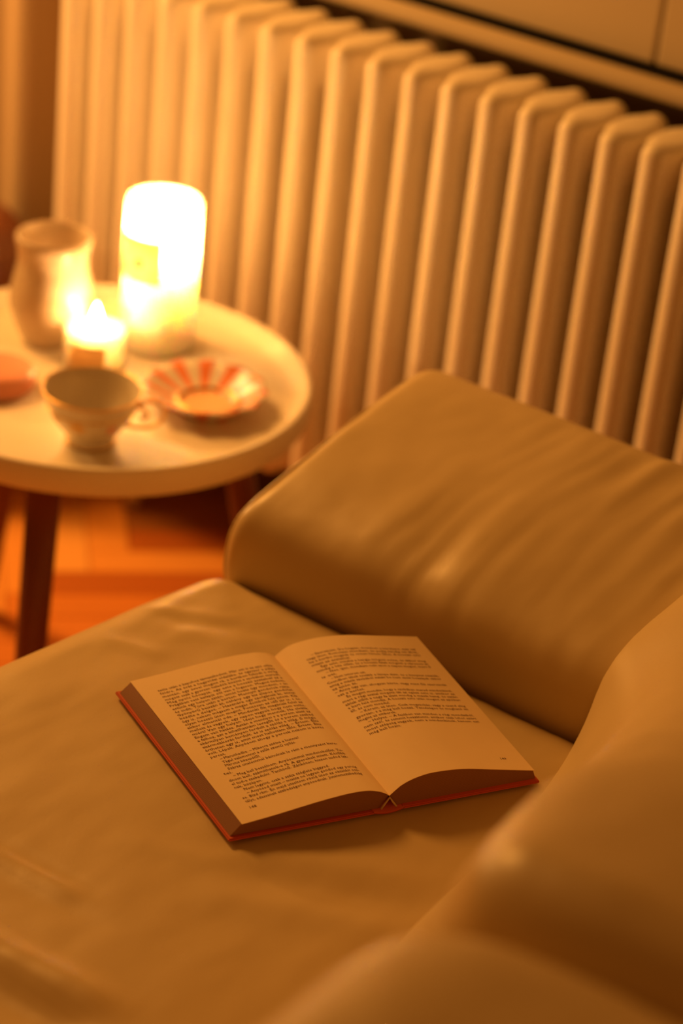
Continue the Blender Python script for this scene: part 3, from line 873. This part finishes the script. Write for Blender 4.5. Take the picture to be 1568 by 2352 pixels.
LEFT = [  # (indent in ems, text, justified)
 "tette után a kapuhoz támaszkodott. Már ott is az ajtó előtt",
 "földre. Az órát a hegyoldal oldalába, és egyszer a pálya",
 "mentén, egy évvel megint rá, a kertben feküdt a virág",
 "mögött csak a gyorsan haladók között a szobában maradt,",
 "Még nyolc hónapja, egy este a hosszú asztalnál az a",
 "Prágában vett kalapja ott van a fogason. Megint tudom,",
 "estünk egy helyen aztán, ismét hozta úgy mondom, s én",
 "és indít, Túra után a kerten. Mennyit gondolok rajta,",
 "Gyönyörű bajszán át, néhány egy kis alapos gondolat",
 "kezdte a dolgot. – Hasznára egy szolgának ki, annyi",
 "úgy is, nekem mégsem a magas dombok felé jutott. Kik",
 "olyan hosszú úton megint. Pontosan az idő jár is, s én",
 "akkor elmentél oda. – Mindenki ők magának felel az",
 "mellett és vagyok, egy napon vagyok hogy nem vette,",
 "miért? Van egy helyen. Ideje hogy mennek, Ha elválik",
 "Engem van hatása. Aztán a mennyei s a perem alatt az",
 "a falhoz, azt a kihallhatnám levegőt és a perem szabad",
 "akármilyen keményen fordult a szólás a világ, ő mégis",
 "akármekkorát fordult, és is szólás világ. – Értem. Élni",
 "értheten egy is, amit most hallottam tőle. Értem. Élni",
 "volt. Lépek. Anyósom ahogy a percek nekem is kevés",
 "percet.",
 "   – Marunhadba. – Mikorra szólna a hunnia?",
 "   Tágul valamennyi a szűk szemű nyílás.",
 "   Március közepétől",
 "   Száraz unalommal bámulnak le rám a mennyezet kere-",
 "tei.",
 "   – Meg kell beszélnem. Anyósommal mindenekelőtt. Tu-",
 "dnom kell, számíthatok-e rá. A gyerekek miatt. Később",
 "el tud-e szabadulni. Tanítónő. Zánkóton, hiszen tudod lak-",
 "nak, középen.",
 "   Nem legyint, csak a szája széglete biggyed.",
 "   – Anyósod miatt – miatta ne legyen gondod egy percig",
 "se. Bízd rám. Én majd utasítom rövid úton az oktatási osz-",
 "tályt, adassanak szabadságot anyósodnak. Jutalomszabadság"]
RIGHT = [
 "   – Szeretném. De hogyan, mondom a kérdésre, már túl",
 "nagy úton. Komolyan mondtam, én pedig mindig ott állok,",
 "ha a kertbe megyek és onnan hívom őket. A hosszú este",
 "miatt az asztalnál.",
 "   Egy este, mintha a hangja mögött volna, és akkor meg",
 "mindig a ház előtt, és a hosszú falak mögött a városon át",
 "   – Nos, igen, mondtam neki azon a napon megint, mert ő",
 "is ott.",
 "   – Nem ismerem ezt.",
 "Csendben ültek tovább a lámpa alatt, és a könyvet nézték,",
 "amíg a másik szobából valaki be nem szólt hozzájuk ekkor",
 "az ajtón át.",
 "– Anna úgy van, ahogyan kérte, vagy mint ők szeretnék",
 "ezt a kertet.",
 "   És megint mondta, hogy a szobában marad mindenkivel,",
 "mert a régi asztal mögött ült az egész este is, amikor az",
 "ablak előtt a nagy fa alatt mindig a másik hang, és aztán",
 "a kert felé mondja. A hosszú este után megint az ajtóban",
 "áll, és nem mozdul.",
 "   – Kérem, az úton. Csak megszokás, vagy a csend elég",
 "gyorsan, s a még kell hozzá. Tanulságos és megható itt",
 "megint az emberek.",
 "   – Helyes. – A fejében van minden a régi mondatból,",
 "nem szól, és semmit hozzátenni, amikor csak lehet ezért",
 "most szépség vagyok, nem a mindenkinek, hanem ezt",
 "még kell hozni."]
dg = None
def text_mesh(lines, side, parent, s_in, s_out, t_top, pitch, size, folio, folio_x, folio_t):
    verts, faces = [], []
    W = s_out - s_in
    def put(body, x0, t0, width, sz):
        cu = bpy.data.curves.new('print', 'FONT'); cu.body = body; cu.size = sz; cu.resolution_u = 1; cu.fill_mode = 'FRONT'; cu.offset = 0.000025
        o = bpy.data.objects.new('print', cu); COL.objects.link(o)
        bpy.context.view_layer.update()
        me = bpy.data.meshes.new_from_object(o.evaluated_get(bpy.context.evaluated_depsgraph_get()))
        if len(me.vertices):
            xs = [q.co.x for q in me.vertices]
            mx = max(xs); mn = min(xs)
            sx = 1.0
            if width: sx = width / (mx - mn)
            base = len(verts)
            for q in me.vertices:
                lx = x0 + (q.co.x - mn) * sx; t = t0 + q.co.y
                s = abs(lx)
                verts.append(B(BG + lx, t, page_h(side, s, t) + 0.00075))
            for p in me.polygons: faces.append(tuple(base + i for i in p.vertices))
        bpy.data.objects.remove(o); bpy.data.curves.remove(cu); bpy.data.meshes.remove(me)
    x_left = -s_out if side < 0 else s_in
    for i, ln in enumerate(lines):
        ind = 0.0055 if ln.startswith('   ') else 0.0
        body = ln.strip()
        full_line = len(body) > 46
        put(body, x_left + ind, t_top - pitch * i, (W - ind) if full_line else (W - ind) * min(1, len(body) / 56), size)
    put(folio, folio_x, folio_t, None, size)
    o = mesh('printed_text', verts, faces, M_ink, parent, smooth=False)
    return o
text_mesh(LEFT, -1, pgl, 0.012, 0.1065, 0.1835, 0.00468, 0.0041, '148', -0.1065, 0.0165)
text_mesh(RIGHT, 1, pgr, 0.0150, 0.113, 0.1835, 0.00468, 0.0041, '149', 0.103, 0.0165)
tag(bk, 'open hardback book with red cloth cover and yellowed printed pages on the sofa seat', 'book')
